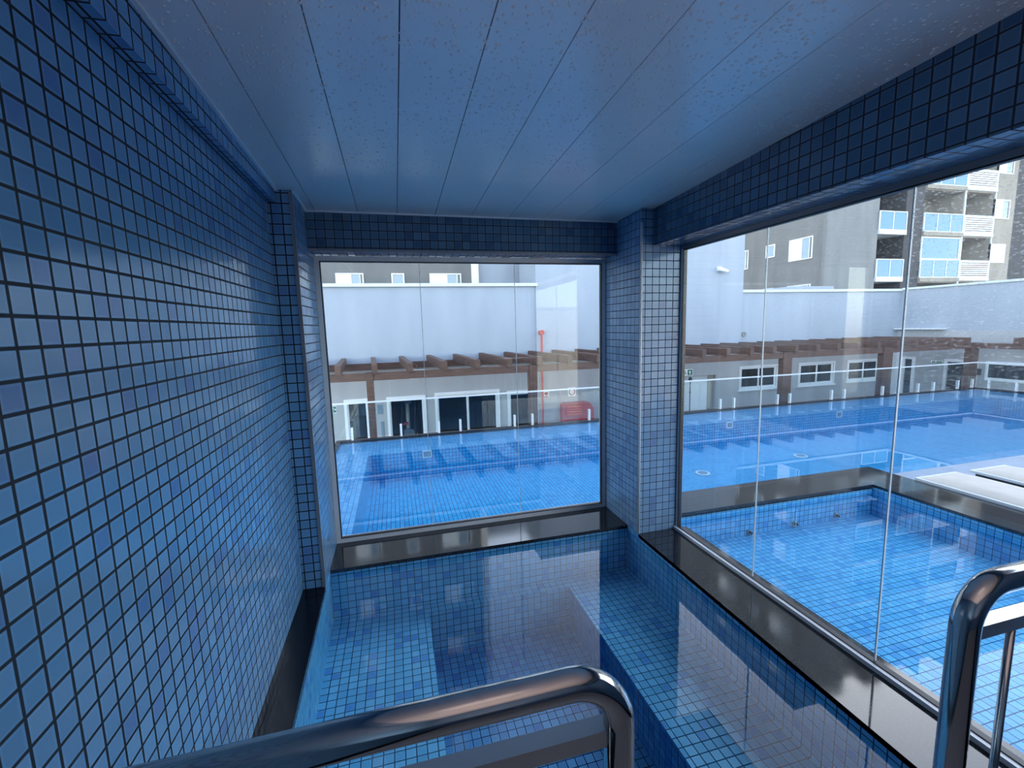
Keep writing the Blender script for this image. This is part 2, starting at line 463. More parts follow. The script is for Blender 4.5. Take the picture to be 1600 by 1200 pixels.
# metal corner trims
mb = MB(); mb.box(-.013, .003, -.004, .004, 0, H(0) - .01)
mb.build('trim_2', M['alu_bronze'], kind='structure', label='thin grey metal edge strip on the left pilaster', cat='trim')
mb = MB(); mb.tube([(1.853, .031, .0), (1.853, .031, 1.905)], .0075, 10)
mb.build('trim_3', M['alu'], kind='structure', label='pale metal edge strip on the corner column', cat='trim')
mb = MB(); mb.box(.0, 1.85, .314, .326, 1.762, 1.776)
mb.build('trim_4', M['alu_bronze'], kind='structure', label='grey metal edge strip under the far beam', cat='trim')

# granite kerbs
mb = MB()
mb.prism([(-.1075, LY), (.05, LY), (.033, -1.85), (0, 0), (-.1075, 0)], 'z', -.028, 0)
mb.build('curb_left', M['granite'], kind='structure', label='black granite kerb along the foot of the left wall', cat='kerb', bevel=.003)
mb = MB(); mb.box(-.0, 1.85, .1627, .56, -.022, 0)
mb.build('curb_back', M['granite_grey'], kind='structure', label='polished dark granite ledge under the far window', cat='kerb', bevel=.003)
mb = MB(); mb.box(1.85, 2.2, LY, .0284, -.022, 0)
mb.build('curb_right', M['granite_grey'], kind='structure', label='polished dark granite kerb under the right window', cat='kerb', bevel=.003)
# plunge pool basin: walls, benches, floor
mb = MB()
ZB, ZF, YN = -.31, -.56, -1.84
mb.face([(0, .17, 0), (0, 0, 0), (0, 0, ZF), (0, .17, ZF)]); mb.face([(0, 0, 0), (.032, YN, 0), (.032, YN, ZF), (0, 0, ZF)])
mb.face([(0, .17, -.02), (0, .17, ZF), (1.85, .17, ZF), (1.85, .17, -.02)])
mb.face([(1.85, .17, 0), (1.85, .17, ZF), (1.85, YN, ZF), (1.85, YN, 0)])
mb.face([(1.85, YN, 0), (1.85, YN, ZF), (0, YN, ZF), (0, YN, 0)])
bl, br_, bb = .527, 1.397, .08
mb.face([(0, YN, ZB), (bl, YN, ZB), (bl, .17, ZB), (0, .17, ZB)])
mb.face([(bl, bb, ZB), (br_, bb, ZB), (br_, .17, ZB), (bl, .17, ZB)])
mb.face([(br_, YN, ZB), (1.85, YN, ZB), (1.85, .17, ZB), (br_, .17, ZB)])
mb.face([(bl, bb, ZF), (br_, bb, ZF), (br_, bb, ZB), (bl, bb, ZB)])
mb.build('plunge_pool_basin', M['tile_pool'], kind='structure', label='tiled indoor plunge pool with benches on three sides', cat='pool')
mb = MB()
mb.face([(bl, YN, ZF), (br_, YN, ZF), (br_, bb, ZF), (bl, bb, ZF)])
mb.face([(bl, YN, ZF), (bl, bb, ZF), (bl, bb, ZB), (bl, YN, ZB)])
mb.face([(br_, bb, ZF), (br_, YN, ZF), (br_, YN, ZB), (br_, bb, ZB)])
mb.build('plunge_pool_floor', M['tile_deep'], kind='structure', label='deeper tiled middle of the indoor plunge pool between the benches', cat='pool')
mb = MB(); mb.face([(0, YN, -.034), (1.85, YN, -.034), (1.85, .17, -.034), (0, .17, -.034)])
mb.build('plunge_pool_water', M['water'], kind='stuff', label='still clear water in the indoor plunge pool', cat='water')
mb = MB(); mb.box(-.1075, 2.4, LY, YN, -.1, 0)
mb.build('floor', M['landing'], kind='structure', label='pale landing floor behind the handrails', cat='floor')

# ---- far window: frame + three panes + clear joints
w1 = thing('window_1', 'large fixed far window of three clear panes looking over the long pool', 'window', (.925, .5, 0), kind='structure')
mb = MB(); frame(mb, 'y', .485, .53, 0, 1.85, 0, 1.763, .027); mb.build('frame', M['alu'], w1)
mb = MB(); frame(mb, 'y', .487, .512, .027, 1.823, .027, 1.736, .006); mb.build('gasket', M['alu_dark'], w1)
J1 = [.027, .599, 1.2066, 1.823]
for a, b in zip(J1[:-1], J1[1:]):
    mb = MB(); mb.box(a + .0015, b - .0015, .499, .505, .027, 1.736); mb.build('pane', M['glass'], w1)
for x in J1[1:3]:
    mb = MB(); mb.box(x - .0014, x + .0014, .4985, .5055, .027, 1.736); mb.build('joint', M['joint'], w1)

# ---- right window
w2 = thing('window_2', 'long fixed right window of clear panes over the outdoor spa, dusty at its near end', 'window', (2.128, -1.03, 0), kind='structure')
mb = MB(); mb.box(2.103, 2.15, -2.16, .0284, 0, .018); mb.build('frame', M['alu'], w2, label='silver bottom rail', bevel=.003)
mb = MB(); mb.box(2.118, 2.15, .012, .0284, .016, 1.772); mb.box(2.118, 2.15, -2.16, -2.12, .016, 1.772); mb.build('frame', M['alu'], w2, label='silver side jambs')
mb = MB(); mb.box(2.112, 2.155, -2.12, .012, 1.757, 1.79); mb.build('frame', M['alu_bronze'], w2, label='dark grey head rail')
mb = MB(); frame(mb, 'x', 2.121, 2.145, -2.12, .012, .016, 1.757, .006); mb.build('gasket', M['alu_dark'], w2)
J2 = [.006, -.603, -1.209, -2.114]
for k, (a, b) in enumerate(zip(J2[:-1], J2[1:])):
    mb = MB(); mb.box(2.131, 2.137, b + .0015, a - .0015, .016, 1.757)
    mb.build('pane', M[('glass', 'glass_dusty2', 'glass_dusty')[k]], w2, label=None if k < 2 else 'pane speckled with dust')
for y, w in ((J2[1], .0014), (J2[2], .0022)):
    mb = MB(); mb.box(2.1305, 2.1375, y - w, y + w, .016, 1.757); mb.build('joint', M['joint'], w2)

# ---- stainless handrails on the landing
def bend(c, r, a0, a1, y, n=9):
    return [(c[0] + r*cos(radians(a0 + (a1-a0)*k/n)), y, c[1] + r*sin(radians(a0 + (a1-a0)*k/n))) for k in range(n+1)]
YR, ZR, TR = -1.95, .934, .0178
def handrail(x_post, x_end, label):
    sgn = 1 if x_end > x_post else -1
    t = thing('handrail', label, 'handrail', (x_post, YR, 0), 'polished stainless handrails either side of the pool steps')
    r = .062
    arc = bend((x_post + sgn*r, ZR - r), r, 180 if sgn > 0 else 0, 90, YR)
    mb = MB(); mb.tube([(x_post, YR, 0), (x_post, YR, .4)] + arc + [(x_end, YR, ZR)], TR, 20)
    mb.build('top_rail', M['steel'], t)
    mb = MB(); mb.box(min(x_post, x_end), max(x_post, x_end), YR - .004, YR + .018, ZR - .087, ZR - .066)
    mb.build('flat_bar', M['bar'], t, bevel=.002)
    x = x_post + sgn * .118
    while (x_end - x) * sgn > 0:
        mb = MB(); mb.tube([(x, YR + .007, .06), (x, YR + .007, ZR - .085)], .0055, 10); mb.build('baluster', M['steel'], t)
        x += sgn * .098
    mb = MB(); mb.box(min(x_post, x_end), max(x_post, x_end), YR - .012, YR + .012, .045, .062); mb.build('bottom_bar', M['steel'], t)
    mb = MB(); mb.tube([(x_post, YR, 0), (x_post, YR, .006)], .05, 20); mb.build('base_flange', M['steel'], t)
    return t
handrail(.652, -.1075, 'polished steel handrail on the left, running from the tiled wall to a rounded corner post')
handrail(1.213, 2.10, 'polished steel handrail on the right, ending in a rounded corner post by the dusty window')

# ================================================================== OUTDOOR SPA
ZC = 0
mb = MB()
mb.prism([(2.16, .2144), (4.05, .2144), (4.05, -3.4), (4.457, -3.4), (4.457, .5543), (2.16, .5543)], 'z', -.035, ZC)
mb.build('spa_coping', M['granite_grey'], kind='structure', label='wide dark granite coping around the outdoor spa', cat='coping', bevel=.004)
mb = MB()
zf = -.245
x0, x1, y0, y1 = 2.17, 4.045, -3.4, .2144
mb.face([(x0, y0, zf), (x1, y0, zf), (x1, y1, zf), (x0, y1, zf)])
mb.face([(x0, y1, -.02), (x0, y1, zf), (x1, y1, zf), (x1, y1, -.02)])
mb.face([(x1, y1, -.02), (x1, y1, zf), (x1, y0, zf), (x1, y0, -.02)])
mb.face([(x0, y0, 0), (x0, y0, zf), (x0, y1, zf), (x0, y1, 0)])
mb.face([(x1, y0, -.02), (x1, y0, zf), (x0, y0, zf), (x0, y0, -.02)])
mb.box(x0, 4.455, y1 + .002, .552, -.6, -.035); mb.box(x1 + .002, 4.455, y0, y1, -.6, -.035)
mb.build('spa_basin', M['tile_spa'], kind='structure', label='pale blue tiled outdoor spa beside the right window', cat='spa')
mb = MB(); mb.face([(x0, y0, -.052), (x1, y0, -.052), (x1, y1, -.052), (x0, y1, -.052)])
mb.build('spa_water', M['water_out'], kind='stuff', label='clear water in the outdoor spa', cat='water')
for k, (x, z) in enumerate(((2.8715, -.222), (3.2847, -.215), (3.685, -.203))):
    j = thing('water_jet', ('round chrome spa jet on the far wall, nearest the corner column', 'round chrome spa jet in the middle of the far spa wall', 'round chrome spa jet on the far spa wall nearest the granite corner')[k], 'water jet', (x, .2, z), 'chrome jets along the far spa wall')
    mb = MB(); mb.tube([(x, .213, z), (x, .196, z)], .02, 16); mb.build('flange', M['steel'], j)
    mb = MB(); mb.tube([(x, .198, z), (x, .182, z)], .010, 12); mb.build('nozzle', M['frame_dark'], j)

# ================================================================== LONG MAIN POOL
ZW = -.125
XL, XRr, YNr, YFr = -.335, 11.47, .56, 3.72
ix0, ix1, iy1, zfl = .045, 10.85, 3.05, -.50
zsh = -.150
mb = MB()
mb.face([(XL, YNr, zsh), (ix0, YNr, zsh), (ix0, YFr, zsh), (XL, YFr, zsh)])
mb.face([(ix0, iy1, zsh), (ix1, iy1, zsh), (ix1, YFr, zsh), (ix0, YFr, zsh)])
mb.face([(ix1, YNr, zsh), (XRr, YNr, zsh), (XRr, YFr, zsh), (ix1, YFr, zsh)])
mb.box(XL - .04, XL - .001, YNr, YFr, -1.5, -.12)
mb.face([(4.45, YNr, zsh), (ix1, YNr, zsh), (ix1, .80, zsh), (4.45, .80, zsh)])
mb.face([(4.45, .80, zsh), (ix1, .80, zsh), (ix1, .80, zfl), (4.45, .80, zfl)])
mb.build('pool_shelf', M['tile_shelf'], kind='structure', label='shallow pale blue tiled shelf around the edge of the long pool', cat='pool')
mb = MB()
mb.face([(ix0, YNr, zfl), (ix1, YNr, zfl), (ix1, iy1, zfl), (ix0, iy1, zfl)])
mb.face([(ix0, YNr, zsh), (ix0, iy1, zsh), (ix0, iy1, zfl), (ix0, YNr, zfl)])
mb.face([(ix0, iy1, zsh), (ix1, iy1, zsh), (ix1, iy1, zfl), (ix0, iy1, zfl)])
mb.face([(ix1, iy1, zsh), (ix1, YNr, zsh), (ix1, YNr, zfl), (ix1, iy1, zfl)])
mb.face([(ix1, YNr, -.13), (XL, YNr, -.13), (XL, YNr, zfl), (ix1, YNr, zfl)])
mb.build('main_pool_basin', M['tile_main'], kind='structure', label='bright blue tiled basin of the long outdoor pool', cat='pool')
mb = MB(); mb.face([(XL, YNr, ZW), (XRr, YNr, ZW), (XRr, YFr, ZW), (XL, YFr, ZW)])
mb.build('main_pool_water', M['water_out'], kind='stuff', label='rippling blue water of the long outdoor pool', cat='water')
mb = MB(); mb.box(XL - .06, XRr + .06, YFr, YFr + .075, -1.5, -.112); mb.box(XRr, XRr + .06, -1., YFr, -1.5, -.112)
mb.box(XL - .06, XL, YNr, YFr, -.13, -.112)
mb.build('pool_coping', M['granite_grey'], kind='structure', label='thin grey stone coping along the outer edge of the long pool', cat='coping')
for k, (x, y) in enumerate(((3.9365, 2.0869), (5.5908, 2.2541))):
    d = thing('floor_drain', ('round pale drain on the pool floor nearer the corner column', 'round pale drain on the pool floor farther from the corner column')[k], 'drain', (x, y, zfl), 'round drains on the pool floor')
    mb = MB(); mb.tube([(x, y, zfl), (x, y, zfl + .012)], .085, 24); mb.build('rim', M['rail_white'], d)
    mb = MB(); mb.tube([(x, y, zfl + .012), (x, y, zfl + .016)], .055, 20); mb.build('grate', M['glass_grey'], d)
for k, x in enumerate((.73, 5.13, 7.19)):
    s = thing('pool_skimmer', ('square white skimmer mouth at the left end of the far pool edge', 'square white skimmer mouth at the far pool edge below the first clear panel post pair', 'square white skimmer mouth on the far pool edge farthest to the right')[k], 'skimmer', (x, iy1 - .006, -.25), 'square skimmer mouths along the far pool edge')
    mb = MB(); frame(mb, 'y', iy1 - .012, iy1, x - .055, x + .055, -.245, -.153, .012); mb.build('rim', M['white'], s)
    mb = MB(); mb.box(x - .043, x + .043, iy1 - .006, iy1 - .001, -.233, -.165); mb.build('mouth', M['glass_grey'], s)

# ---- glass pool fence: far run and right run
def fence(run, posts, label, name='glass_pool_fence'):
    (xa, ya), (xb, yb) = run
    alongx = abs(xb - xa) > abs(yb - ya)
    t = thing(name, label, 'fence', ((xa+xb)/2, (ya+yb)/2, -.112), 'glass pool fence runs')
    mb = MB()
    if alongx: mb.box(xa, xb, ya - .012, ya + .012, .372, .392)
    else: mb.box(xa - .012, xa + .012, min(ya, yb), max(ya, yb), .372, .392)
    mb.build('top_rail', M['rail_white'], t)
    bounds = [(p0 + p1) / 2 for p0, p1 in zip(posts[1:-1:2], posts[2:-1:2])]
    ends = [xa if alongx else min(ya, yb)] + bounds + [xb if alongx else max(ya, yb)]
    for a, b in zip(ends[:-1], ends[1:]):
        mb = MB()
        if alongx: mb.box(a + .006, b - .006, ya - .003, ya + .003, -.08, .374)
        else: mb.box(xa - .003, xa + .003, a + .006, b - .006, -.08, .374)
        mb.build('glass_panel', M['glass_fence'], t)
    for p in posts:
        mb = MB()
        if alongx:
            mb.box(p - .014, p + .014, ya - .020, ya - .005, -.112, .055); mb.box(p - .014, p + .014, ya + .005, ya + .020, -.112, .055)
            mb.box(p - .014, p + .014, ya - .005, ya + .005, -.112, -.082)
        else:
            mb.box(xa - .020, xa - .005, p - .014, p + .014, -.112, .055); mb.box(xa + .005, xa + .020, p - .014, p + .014, -.112, .055)
            mb.box(xa - .005, xa + .005, p - .014, p + .014, -.112, -.082)
        mb.build('clamp', M['rail_white'], t, bevel=.003)
    return t
YFe = YFr + .037
fence(((-.42, YFe), (11.5, YFe)), [-.19, .44, .95, 1.25, 2.04, 2.31, 3.21, 3.55, 4.45, 4.75, 5.546, 5.815, 6.697, 6.96, 7.873, 8.163, 9.067, 9.43, 9.95, 10.35, 11.0, 11.4],
      'long clear glass pool fence with pale top rail in front of the timber pergola')
fence(((11.5, -1.), (11.5, YFe - .03)), [-.5, .1, .8, 1.1, 1.9, 2.2, 2.9, 3.15, 3.55],
      'short return of clear glass pool fence at the right end of the pool')

# ================================================================== SUN LOUNGERS BESIDE THE SPA
mb = MB(); mb.box(4.457, 11.4, -3.4, .555, -.6, -.105)
mb.build('sun_deck', M['granite_grey'], kind='structure', label='dark stone deck beside the spa under the loungers', cat='deck')
mb = MB(); mb.box(4.457, 11.4, .24, .556, -.115, -.100)
mb.build('deck_edging', M['edging'], kind='structure', label='pale stone edging between the loungers and the long pool', cat='edging')
def lounger(x0, x1, y1, label):
    ln = 1.5
    t = thing('sun_lounger', label, 'sun lounger', ((x0+x1)/2, y1 - ln/2, -.105), 'cream sun loungers beside the spa')
    mb = MB(); mb.box(x0 + .02, x1 - .02, y1 - ln + .02, y1 - .03, -.03, -.002); mb.build('frame', M['frame_dark'], t, bevel=.004)
    mb = MB(); mb.box(x0, x1, y1 - ln, y1, -.002, .018); mb.build('rim', M['white'], t, bevel=.006)
    mb = MB()
    n = 10; prof = []
    for i in range(n + 1):
        y = y1 - .018 - (ln - .036) * i / n
        row = []
        for j in range(9):
            u = j / 8; x = x0 + .022 + (x1 - x0 - .044) * u
            row.append((x, y, .0195 + .033 * (1 - abs(2*u - 1) ** 6) * (1 - abs(2*i/n - 1) ** 14)))
        prof.append(row)
    mb.quad_grid(prof, flip=True)
    mb.build('cushion', M['cushion'], t)
    for lx in (x0 + .05, x1 - .05):
        for ly in (y1 - .08, y1 - ln + .08):
            mb = MB(); mb.box(lx - .018, lx + .018, ly - .018, ly + .018, -.105, -.03); mb.build('leg', M['frame_dark'], t)
    return t
lounger(4.462, 4.922, .19, 'cream sun lounger with white rim, directly beside the spa coping')
lounger(5.075, 5.50, .18, 'cream sun lounger with white rim, second from the spa coping')

# ================================================================== GROUND
mb = MB(); mb.box(-45, 60, -45, 60, -1.56, -1.5)
mb.build('ground', M['ground'], kind='structure', label='paved ground level around the raised pools', cat='ground')

# ================================================================== ANNEX BEHIND THE PERGOLA
YA, XR = 6.4, 13.2
ZD = -1.5
annex = thing('annex_building', 'long low grey annex with white windows and doors behind the pergola', 'building', (6.0, YA, ZD))
holes = [(-.565, -.10, ZD, .05), (.205, .949, ZD, .047), (1.118, 2.43, ZD, .07), (2.589, 3.251, ZD, .017), (6.72, 7.609, ZD, .085),
         (8.26, 9.37, -.322, .247), (10.0, 11.13, -.327, .245), (11.533, 12.617, -.309, .245)]
mb = MB(); wall_holes(mb, 'y', YA, YA + .2, -4, 13.2, ZD, .70, holes); mb.build('wall', M['render_grey'], annex)
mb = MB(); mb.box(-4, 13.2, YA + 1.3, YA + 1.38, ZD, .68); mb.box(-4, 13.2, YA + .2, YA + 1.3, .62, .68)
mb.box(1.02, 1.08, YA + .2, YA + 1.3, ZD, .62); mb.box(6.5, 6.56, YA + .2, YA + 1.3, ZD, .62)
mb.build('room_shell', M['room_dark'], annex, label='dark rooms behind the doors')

def sliding_door(x0, x1, z1, n, lab=None):
    w = .035
    d_ = MB(); frame(d_, 'y', YA - .03, YA + .06, x0, x1, ZD, z1, .055); fr = d_.build('door', M['white'], annex, label=lab)
    xs = [x0 + .055 + (x1 - x0 - .11) * i / n for i in range(n + 1)]
    for i, (a, b) in enumerate(zip(xs[:-1], xs[1:])):
        yy = YA + .0 + .02 * (i % 2)
        mb = MB(); frame(mb, 'y', yy, yy + .025, a - .01, b + .01, ZD + .02, z1 - .05, w); mb.build('sash', M['white'], fr)
        mb = MB(); mb.box(a + w - .01, b - w + .01, yy + .01, yy + .016, ZD + .05, z1 - .085); mb.build('pane', M['glass'], fr)
    return fr
sliding_door(-.565, -.10, .05, 1)
sliding_door(.205, .949, .047, 1)
sliding_door(1.118, 2.43, .07, 2)
sliding_door(2.589, 3.251, .017, 1)
mb = MB(); mb.box(6.72, 7.45, YA + .08, YA + .12, ZD, .075); dr = mb.build('door', M['door_white'], annex, label='plain pale door')
mb = MB(); mb.box(7.45, 7.609, YA + .06, YA + .16, ZD, .08); mb.build('door_frame', M['build_taupe'], dr)
mb = MB(); mb.tube([(6.79, YA + .08, -.55), (6.79, YA + .05, -.55), (6.87, YA + .05, -.55)], .012, 8); mb.build('handle', M['alu'], dr)

def sash_window(parent, axis, base, u0, u1, z0, z1, dirn=1):
    """white two-sash window with dark panes; base = wall plane, dirn points out of the wall"""
    def bx(mb, a, b, p, q, r, s):
        if axis == 'y': mb.box(p, q, base - dirn*a, base - dirn*b, r, s)
        else: mb.box(base - dirn*a, base - dirn*b, p, q, r, s)
    def fr(mb, a, b, p, q, r, s, w):
        if axis == 'y': frame(mb, 'y', min(base-dirn*a, base-dirn*b), max(base-dirn*a, base-dirn*b), p, q, r, s, w)
        else: frame(mb, 'x', min(base-dirn*a, base-dirn*b), max(base-dirn*a, base-dirn*b), p, q, r, s, w)
    mb = MB(); fr(mb, .015, -.08, u0, u1, z0, z1, .03); bx(mb, .04, -.02, u0 - .03, u1 + .03, z0 - .03, z0)
    w = mb.build('window', M['white'], parent)
    um = (u0 + u1) / 2
    for a, b, dep in ((u0 + .03, um + .025, 0.), (um - .025, u1 - .03, -.025)):
        mb = MB(); fr(mb, dep, dep - .02, a, b, z0 + .03, z1 - .03, .045); s = mb.build('sash', M['white'], w)
        mb = MB(); bx(mb, dep - .008, dep - .012, a + .045, b - .045, z0 + .075, z1 - .075); mb.build('pane', M['glass_dark'], w)
    return w
for h in holes[5:]: sash_window(annex, 'y', YA, *h)
for (x0, x1, z0, z1) in ((.03, .125, -.271, -.09), (.08, .13, -.75, -.42)):
    mb = MB(); mb.box(x0, x1, YA - .012, YA, z0, z1); mb.build('wall_panel', M['glass_grey'], annex, label='small grey-green wall panel')

# right-hand wing of the annex
def kR(y): return -2.3666 + (y + 2.3666) * 1.0365
def kz(z): return 1.3276 - (1.3276 - z) * 1.0365
wing = thing('annex_wing', 'right wing of the grey annex with dark glazed doors and a wide white window', 'building', (XR, 2., ZD))
dA = (kR(5.66), kR(5.944), ZD, kz(.32)); dB = (kR(4.44), kR(5.053), ZD, kz(.31)); wR = (1.3, kR(4.30), kz(-.10), kz(.312))
mb = MB(); wall_holes(mb, 'x', XR, XR + .2, -6, YA + .2, ZD, .95, [dA, dB, wR]); mb.build('wall', M['render_grey'], wing)
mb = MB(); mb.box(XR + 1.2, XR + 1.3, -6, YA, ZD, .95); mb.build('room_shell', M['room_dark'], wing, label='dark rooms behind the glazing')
for (a, b, z0, z1) in (dA, dB):
    mb = MB(); frame(mb, 'x', XR - .03, XR + .06, a, b, z0, z1, .06); d = mb.build('door', M['white'], wing)
    mb = MB(); mb.box(XR + .01, XR + .02, a + .06, b - .06, z0, z1 - .06); mb.build('pane', M['glass_dark'], d)
n = 4; ws = (wR[1] - wR[0]) / n
mb = MB(); frame(mb, 'x', XR - .02, XR + .06, wR[0], wR[1], wR[2], wR[3], .035); w = mb.build('window', M['white'], wing)
for i in range(n):
    a = wR[0] + i * ws; b = a + ws
    mb = MB(); frame(mb, 'x', XR - .01, XR + .02, a + .01, b - .01, wR[2] + .03, wR[3] - .03, .035); mb.build('sash', M['white'], w)
    mb = MB(); mb.box(XR, XR + .008, a + .045, b - .045, wR[2] + .065, wR[3] - .065); mb.build('pane', M['glass_dark'], w)
mb = MB(); mb.box(XR - .015, XR, kR(4.37), kR(4.447), kz(0.), kz(.136)); mb.build('wall_panel', M['room_dark'], wing)
mb = MB(); mb.box(13.02, 13.2, YA - .12, YA, ZD, .5); mb.build('pillar', M['white'], annex, label='white corner pillar')

# walls above the annex
mb = MB(); mb.box(-6, 3.2536, YA + .04, YA + .2, .70, 2.125)
pw = mb.build('boundary_wall', M['render_white'], label='white rendered wall with pale coping above the pergola, seen through the far window', cat='wall')
mb = MB(); mb.box(-6, 3.29, YA - .02, YA + .26, 2.125, 2.185); mb.build('coping', M['cap'], pw)
mb = MB(); mb.box(3.2536, 8.2798, YA + .0, YA + 1.2, .70, 3.7)
tw = mb.build('tower_wall', M['render_white'], label='tall white rendered block standing between the two window views', cat='wall')
mb = MB(); mb.box(8.2798, XR + .2, YA + .04, YA + .2, .70, 1.965)
pw2 = mb.build('boundary_wall', M['render_white'], label='white rendered wall with pale coping to the right of the tall white block', cat='wall')
mb = MB(); mb.box(8.2798, XR + .2, YA - .01, YA + .26, 1.965, 2.025); mb.build('coping', M['cap'], pw2)
mb = MB(); mb.box(XR + .02, XR + .2, -6, YA + .04, .95, 1.99)
pw3 = mb.build('boundary_wall', M['render_white'], label='white rendered wall turning toward the viewer at the far right', cat='wall')
mb = MB(); mb.box(XR - .02, XR + .26, -6, YA - .01, 1.99, 2.04); mb.build('coping', M['cap'], pw3)
mb = MB(); mb.box(XR - .18, XR + .02, kR(5.09), kR(6.0963), .985, 1.01)
mb.build('canopy_ledge', M['white'], label='slim white ledge on the right-hand wall above the pergola', cat='ledge')
# a lower parapet behind the right boundary wall
mb = MB(); mb.prism([(8.6, 1.9), (11.9, 1.9), (11.9, 2.17), (10.55, 2.17), (8.6, 2.02)], 'y', 7.2, 7.3)
mb.build('roof_parapet', M['render_white'], label='low white roof parapet sloping behind the right boundary wall', cat='parapet')

# ================================================================== PERGOLA
perg = thing('pergola', 'dark brown timber pergola with projecting rafters along the annex', 'pergola', (6.2, 4.55, ZD))
YB = 4.5
mb = MB(); mb.box(-3., 12.86, YB + .02, YB + .11, .583, .70); mb.build('beam', M['wood'], perg, bevel=.004)
mb = MB(); mb.box(12.70, 12.79, -3., YB + .05, .583, .70); mb.build('beam', M['wood'], perg, bevel=.004)
for x, w in ((.0325, .05), (2.574, .066), (5.1, .06), (7.67, .10), (10.21, .125), (12.73, .12)):
    mb = MB(); mb.box(x - w, x + w, YB + .005, YB + .125, ZD, .70); mb.build('post', M['wood'], perg, bevel=.004)
for y in (2.0, -.6):
    mb = MB(); mb.box(12.66, 12.81, y - .07, y + .07, ZD, .70); mb.build('post', M['wood'], perg, bevel=.004)
x = -.398 - 3*.5145
nr = 0
while x < 12.6:
    dx = -.056 * (YA - YB)
    w = .04
    poly_f = [(x - w, YB - .03), (x + w, YB - .03), (x + w + dx, YA - .006), (x - w + dx, YA - .006)]
    mb = MB(); mb.prism(poly_f, 'z', .69, .825); mb.build('rafter', M['wood'], perg)
    x += .5145
y = 3.8
while y > -3:
    mb = MB(); mb.box(12.62, XR, y - .04, y + .04, .69, .825); mb.build('rafter', M['wood'], perg)
    y -= .5145
mb = MB(); mb.box(-3, 12.7, YA - .04, YA - .002, .585, .71); mb.build('wall_plate', M['wood'], perg)

# ================================================================== SIGNS AND FITTINGS ON THE ANNEX
def exit_sign(c, axis, w, h, label, running):
    """green emergency sign; c = lower left corner on the wall"""
    x, y, z = c
    t = thing('exit_sign', label, 'sign', (x + (w/2 if axis == 'y' else 0), y + (w/2 if axis == 'x' else 0), z), 'green emergency exit signs')
    def P(u, v, d):
        return (x + u*w, y - d, z + v*h) if axis == 'y' else (x - d, y + (1 - u)*w, z + v*h)
    def poly(mb, pts, d): mb.face([P(u, v, d) for u, v in pts]); return mb
    mb = MB()
    if axis == 'y': mb.box(x, x + w, y - .012, y, z, z + h)
    else: mb.box(x - .012, x, y, y + w, z, z + h)
    b = mb.build('plate', M['sign_white'], t)
    g0 = .08 if running else .5
    mb = poly(MB(), [(g0, .08), (.95, .08), (.95, .92), (g0, .92)], .0125); mb.build('green_field', M['green'], b)
    mb = MB()
    if running:   # running figure and arrow
        cx, cy = .42, .74
        mb.face([P(cx + .07*cos(k*pi/5), cy + .1*sin(k*pi/5), .013) for k in range(10)])
        poly(mb, [(.36, .62), (.48, .66), (.42, .38), (.32, .40)], .013)
        poly(mb, [(.34, .42), (.42, .40), (.50, .26), (.46, .12), (.42, .14), (.44, .26)], .013)
        poly(mb, [(.33, .44), (.38, .38), (.28, .26), (.16, .26), (.16, .31), (.26, .32)], .013)
        poly(mb, [(.46, .64), (.58, .52), (.60, .57), (.48, .69)], .013)
        poly(mb, [(.64, .44), (.78, .44), (.78, .34), (.92, .5), (.78, .66), (.78, .56), (.64, .56)], .013)
    else:         # letter S on white, arrow up on green
        poly(mb, [(.685, .18), (.765, .18), (.765, .50), (.86, .50), (.725, .80), (.59, .50), (.685, .50)], .013)
    mb.build('symbol', M['sign_white'], b)
    if not running:
        mb = MB()
        for q in ([(.14, .70), (.36, .70), (.36, .80), (.14, .80)], [(.14, .46), (.22, .46), (.22, .70), (.14, .70)], [(.14, .46), (.36, .46), (.36, .55), (.14, .55)],
                  [(.28, .22), (.36, .22), (.36, .46), (.28, .46)], [(.14, .20), (.36, .20), (.36, .29), (.14, .29)]): poly(mb, q, .013)
        mb.build('letter_s', M['green'], b)
    return t
exit_sign((-.815, YA, -.19), 'y', .115, .135, 'small green running-man exit sign at the left edge of the far window', True)
exit_sign((6.70, YA, .105), 'y', .285, .145, 'green exit sign with white up arrow above the plain pale door', False)
exit_sign((XR, kR(5.09), kz(.20)), 'x', .24, .06, 'green exit sign between the glazed doors of the right wing', True)

def fire_sign(x0, x1, z0, z1, label, rnd):
    t = thing('fire_sign', label, 'sign', ((x0+x1)/2, YA, z0), 'red and white fire safety signs')
    mb = MB(); mb.box(x0, x1, YA - .012, YA, z0, z1); b = mb.build('plate', M['sign_white'], t)
    w, h = x1 - x0, z1 - z0
    def P(u, v): return (x0 + u*w, YA - .013, z0 + v*h)
    mb = MB()
    if rnd:
        n = 24
        for k in range(n):
            a, c = 2*pi*k/n, 2*pi*(k+1)/n
            if k in (7, 19): continue
            mb.face([P(.5 + .30*cos(a), .5 + .30*sin(a)), P(.5 + .42*cos(a), .5 + .42*sin(a)), P(.5 + .42*cos(c), .5 + .42*sin(c)), P(.5 + .30*cos(c), .5 + .30*sin(c))])
    else:
        mb.face([P(.1, .06), P(.9, .06), P(.9, .26), P(.1, .26)])
        mb.face([P(.2, .80), P(.35, .90), P(.65, .90), P(.8, .80), P(.8, .55), P(.5, .40), P(.2, .55)])
    mb.build('symbol', M['sign_red'], b)
    return t
fire_sign(3.366, 3.502, -.184, -.042, 'small red and white fire point sign beside the red pipe', False)
fire_sign(3.926, 4.10, -.18, .005, 'square red and white sign with a red ring, right of the fire point sign', True)

